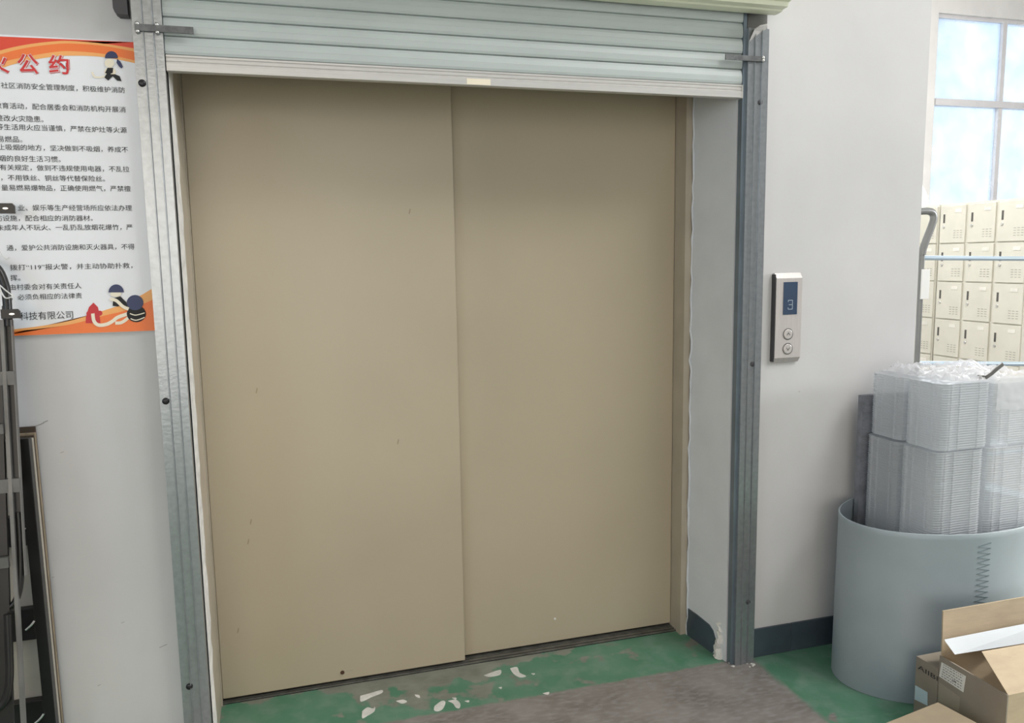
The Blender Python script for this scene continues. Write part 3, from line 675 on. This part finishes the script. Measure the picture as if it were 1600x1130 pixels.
for i in range(2):
    for j in range(2):
        for t in range(2):
            dx = -.012 if t == 0 else 0.0
            cx = 1.934 + dx + TW / 2 + i * (TW + .003); cy = -.397 + TD / 2 + j * (TD + .004) + (-.002 if t == 0 else 0)
            z0_, z1_ = (0.012, .801) if t == 0 else (.806, 1.012 - .006 * i + random.uniform(0, .006))
            o = obj('tray_stack', tray_stack(cx, cy, TW, TD, z0_, z1_, 100 if t == 0 else 27), M_tray)
            tag(o, LAB[(i, j, t)], 'tray stack', 'stacks of clear trays in the bin')
# crumpled bag on top
bg_ = thing('plastic_bag', (2.1, -.25, 1.02), 'crumpled clear plastic bag lying on top of the upper tray stacks', 'bag')
from mathutils import noise as mnoise
bm = bmesh.new(); n = 46; G = []
for i in range(n + 1):
    row = []
    for j in range(n + 1):
        u, v = i / n, j / n; x = 1.965 + u * .36; y = -.398 + v * .31
        e = min(u, 1 - u, v, 1 - v); q = Vector((x * 14, y * 14, 3.3))
        hgt = 1.0225 + .028 * abs(mnoise.noise(q)) + .02 * abs(mnoise.noise(q * 2.7)) + .012 * mnoise.noise(q * 5)
        if e < .06: hgt = max(1.021, hgt - (.06 - e) * .4)
        row.append(bm.verts.new((x + .006 * mnoise.noise(q * 2), y + .006 * mnoise.noise(q * 2.3), max(1.0205, hgt))))
    G.append(row)
for i in range(n):
    for j in range(n): bm.faces.new((G[i][j], G[i+1][j], G[i+1][j+1], G[i][j+1]))
obj('film', bm, M_bag, bg_, True)
# skirt of film hanging over the front right
bm = bmesh.new(); G = []
for i in range(25):
    row = []
    for j in range(15):
        u, v = i / 24, j / 14; x = 2.14 + u * .19; q = Vector((x * 20, v * 3, 1.2)); z = 1.03 - v * .11 + .012 * mnoise.noise(q) * v
        row.append(bm.verts.new((x + .004 * mnoise.noise(q * 2), -.4035 - .004 * abs(mnoise.noise(q * 1.7)) - (.004 if j < 2 else 0), z)))
    G.append(row)
for i in range(24):
    for j in range(14): bm.faces.new((G[i][j], G[i+1][j], G[i+1][j+1], G[i][j+1]))
obj('film_skirt', bm, M_bag, bg_, True)
# knotted handle loop and grey tie
bm = bmesh.new(); lo = [Wy(px, py, -.38) for px, py in ((1504, 575), (1509, 566), (1517, 564), (1524, 568), (1532, 574), (1540, 578))]
tube(bm, smooth_path(lo, 5), .0055, 8); obj('handle_loop', bm, M_bag, bg_, True)
bm = bmesh.new(); lo = [Wy(px, py, -.385) for px, py in ((1527, 589), (1540, 590), (1550, 583), (1558, 576), (1567, 569))]
for a, b_ in zip(lo, lo[1:]): bar(bm, a, b_, (0, 1, 0), .004, .012)
obj('grey_tie', bm, M_greymetal, bg_)

# ------------------------------------------------------------------ cartons bottom right
ca = thing('open_carton', (2.02, -.66, 0), 'open brown carton with raised flaps and a white address label, nearest the right edge', 'carton')
cx0, cx1, cy0, cy1, ch = 1.822, 2.22, -.778, -.551, .237
t_ = .004
for a, b_ in (((cx0, cy0, 0), (cx0 + t_, cy1, ch)), ((cx1 - t_, cy0, 0), (cx1, cy1, ch)), ((cx0 + t_, cy0, 0), (cx1 - t_, cy0 + t_, ch)), ((cx0 + t_, cy1 - t_, 0), (cx1 - t_, cy1, ch))):
    obj('side_panel', B(a, b_), M_carton2 if a[0] == cx0 and b_[0] < 1.9 else M_carton, ca)  # left panel gets the darker copy, its shade painted in
obj('base_panel', B((cx0 + t_, cy0 + t_, 0.0005), (cx1 - t_, cy1 - t_, .005)), M_carton, ca)
bm = bmesh.new(); prism(bm, [(cx0 + .002, cy1 - .002, ch), (cx1, cy1 - .002, ch), (cx1, cy1 + .004, ch + .137), (cx0 + .003, cy1 + .004, ch + .137)], (0, -t_, 0)); obj('back_flap', bm, M_carton, ca)
q = [Vector((cx0 + .004, cy0 + .002, ch)), Vector((cx1, cy0 + .002, ch)), Wy(1660, 999, cy0 + .085), Wy(1535, 1020, cy0 + .085)]
bm = bmesh.new(); prism(bm, q, (0, .003, .002)); obj('front_flap', bm, M_carton, ca)
q = [Wy(1478, 1004, -.575), Wy(1640, 972, -.575), Wy(1640, 999, -.60), Wy(1492, 1023, -.60)]
fs = obj('foam_sheet', prism(bmesh.new(), q, (0, .006, .006)), M_foam)
tag(fs, 'white foam sheet sticking out of the open carton', 'sheet')
q = [Wx(px, py, cx0 - .0008) for px, py in ((1471, 1035), (1509, 1057), (1505, 1082), (1467, 1057))]
lb = obj('address_label', prism(bmesh.new(), q, (.0007, 0, 0)), M_paper, ca)
def quad_text(n_lines, q, parent):
    A, Bq, C_, D = [Vector(v) for v in q]; bm = bmesh.new()
    for r in range(n_lines):
        v0 = (r + .5) / (n_lines + .3); u = .1
        while u < .88:
            l = random.uniform(.03, .12)
            p0 = (A.lerp(Bq, u)).lerp(D.lerp(C_, u), v0); p1 = (A.lerp(Bq, min(.9, u + l))).lerp(D.lerp(C_, min(.9, u + l)), v0)
            bar(bm, p0 - Vector((.0003, 0, 0)), p1 - Vector((.0003, 0, 0)), (1, 0, 0), .0004, .0022); u += l + .04
    return obj('label_print', bm, mat('label_grey_ink', '77777A', .8), parent)
quad_text(6, q, lb)
A, Bq, C_, D = q; o0 = A.lerp(Bq, .52).lerp(D.lerp(C_, .52), .78); ux = (Bq - A).normalized(); uz = (A - D).normalized()
text_mesh('2M', 'label_text', M_ink, lb, o0 - Vector((.0006, 0, 0)), ux, uz, height=.008)
q = [Wx(px, py, cx0 - .0006) for px, py in ((1467, 1066), (1500, 1090), (1498, 1112), (1467, 1095))]
obj('tape', prism(bmesh.new(), q, (.0005, 0, 0)), M_tape, ca)
# second carton, lower, flush behind
c2 = thing('flat_carton', (2.0, -.51, 0), 'low grey-brown carton with black lettering and a pale sticker, squeezed against the bin', 'carton')
obj('body', B((1.8215, -.5485, 0), (1.93, -.464, .192), .001), M_carton2, c2)
q = [Wx(px, py, 1.8206) for px, py in ((1430, 1071), (1449, 1082), (1449, 1103), (1429, 1093))]
obj('sticker', prism(bmesh.new(), q, (.0007, 0, 0)), mat('pale_blue_sticker', 'BFD3DC', .6), c2)
p0, p1 = Wx(1434, 1045, 1.8206), Wx(1465, 1063, 1.8206)
text_mesh('AIIBI', 'printed_letters', M_ink, c2, p0, (0, -1, 0), (0, 0, 1), height=.014, width=abs(p1.y - p0.y))
# third carton in front, only its top corner shows
c3 = thing('closed_carton', (1.6, -.8, 0), 'closed tan carton at the bottom edge, its bare top corner showing', 'carton')
c3.rotation_euler = (0, 0, math.radians(8))
def rb(a, b_, bev=0.0):
    bm = B(a, b_, bev); bmesh.ops.transform(bm, matrix=Matrix.Translation((1.741, -.632, 0)) @ Matrix.Rotation(math.radians(10), 4, 'Z'), verts=bm.verts[:]); return bm
c3.rotation_euler = (0, 0, 0)
obj('body', rb((-.26, -.30, 0), (0, 0, .146)), M_carton, c3)
obj('top_flap', rb((-.26, -.149, .1465), (0, 0, .150)), M_carton, c3)
obj('top_flap', rb((-.26, -.30, .1465), (0, -.151, .150)), M_carton, c3)

# ------------------------------------------------------------------ lockers
LX = 6.0; CW, RH, LB = .311, .350, .09
def make_locker(yleft, label):
    """three columns by five rows; yleft = edge furthest from the camera"""
    lk = thing('locker_cabinet', (LX + .2, yleft - 1.5 * CW, 0), label, 'locker', 'cream locker cabinets along the far side')
    obj('body', B((LX + .004, yleft - 3 * CW + .002, 0), (LX + .42, yleft - .002, LB + 5 * RH + .012)), M_locker, lk)
    return lk
def add_locker_doors(lk, yleft, proto=None):
    global DOOR
    for c in range(3):
        for r in range(5):
            y1 = yleft - c * CW - .016; y0 = yleft - (c + 1) * CW + .012; z0 = LB + r * RH + .006; z1 = LB + (r + 1) * RH - .006
            d = obj('door', B((LX - .012, y0, z0), (LX + .003, y1, z1), .002), M_locker, lk)
            obj('handle', B((LX - .0135, y1 - .055, z1 - .155), (LX - .0115, y1 - .035, z1 - .075)), M_lockdark, d)
            obj('lock', disc(bmesh.new(), (LX - .012, y1 - .045, z1 - .19), .013, (-1, 0, 0), .006, 10), M_locksil, d)
            obj('label_holder', B((LX - .0145, y0 + .045, z1 - .065), (LX - .0115, y0 + .115, z1 - .035)), mat('pale_label_holder', 'E6E3D8', .4) if 'pale_label_holder' not in MATS else MATS['pale_label_holder'], d)
            bm = bmesh.new()
            for a in range(3):
                for b_ in range(4): box(bm, (LX - .0132, y0 + .03 + a * .036, z0 + .045 + b_ * .021), (LX - .0115, y0 + .052 + a * .036, z0 + .050 + b_ * .021))
            obj('vent_slots', bm, MATS.get('locker_vent') or mat('locker_vent', 'A5A296', .6), d)
lkA = make_locker(3.766, 'cream steel locker cabinet nearest the camera, three columns of doors'); add_locker_doors(lkA, 3.766)
lkB = make_locker(3.766 + 3 * CW + .012, 'cream steel locker cabinet further back, half hidden by the white wall'); add_locker_doors(lkB, 3.766 + 3 * CW + .012)

# ------------------------------------------------------------------ cage trolley behind the wall corner
ty = .6
tr = thing('cage_trolley', (3.2, ty, 0), 'pale blue cage trolley with a bent grey handle behind the wall corner', 'trolley')
px_ = lambda a, b: Wy(a, b, ty)
hp = [px_(1425, 331), px_(1440, 330), px_(1450, 330), px_(1457, 333), px_(1459, 341), px_(1456, 352), px_(1449, 370), px_(1442.5, 388), px_(1440.5, 398)]
bm = bmesh.new(); tube(bm, smooth_path(hp, 4), .0165, 10); obj('handle', bm, M_tubegrey, tr, True)
postx = px_(1437, 480).x
bm = bmesh.new(); tube(bm, [(hp[-1].x, ty, hp[-1].z + .01), (postx, ty, 1.1), (postx, ty, .09)], .0125, 10); obj('post', bm, M_tubegrey, tr, True)
bm = bmesh.new(); tube(bm, [(3.72, ty, 1.40), (3.72, ty, .09)], .0125, 10); obj('post', bm, M_tubegrey, tr, True)
for z0_, z1_ in ((1.392, 1.372), (.915, .86), (.45, .45)):
    bm = bmesh.new(); tube(bm, [(postx, ty, z0_), (3.72, ty, z1_)], .0105, 10); obj('rail', bm, M_tubeblue, tr, True)
bm = bmesh.new(); box(bm, (postx - .5, ty - .012, .12), (3.72, ty + .5, .15)); obj('deck', bm, M_tubeblue, tr)
c = px_(1441, 444); bm = bmesh.new(); box(bm, (c.x - .024, ty - .02, c.z - .067), (c.x + .022, ty - .014, c.z + .067), .002); obj('tag_card', bm, M_paper, tr)
for x in (postx - .45, 3.68):
    for y in (ty + .04, ty + .44):
        bm = bmesh.new(); disc(bm, (x, y - .015, .06), .06, (0, 1, 0), .03, 18); obj('wheel', bm, M_dgrey, tr)
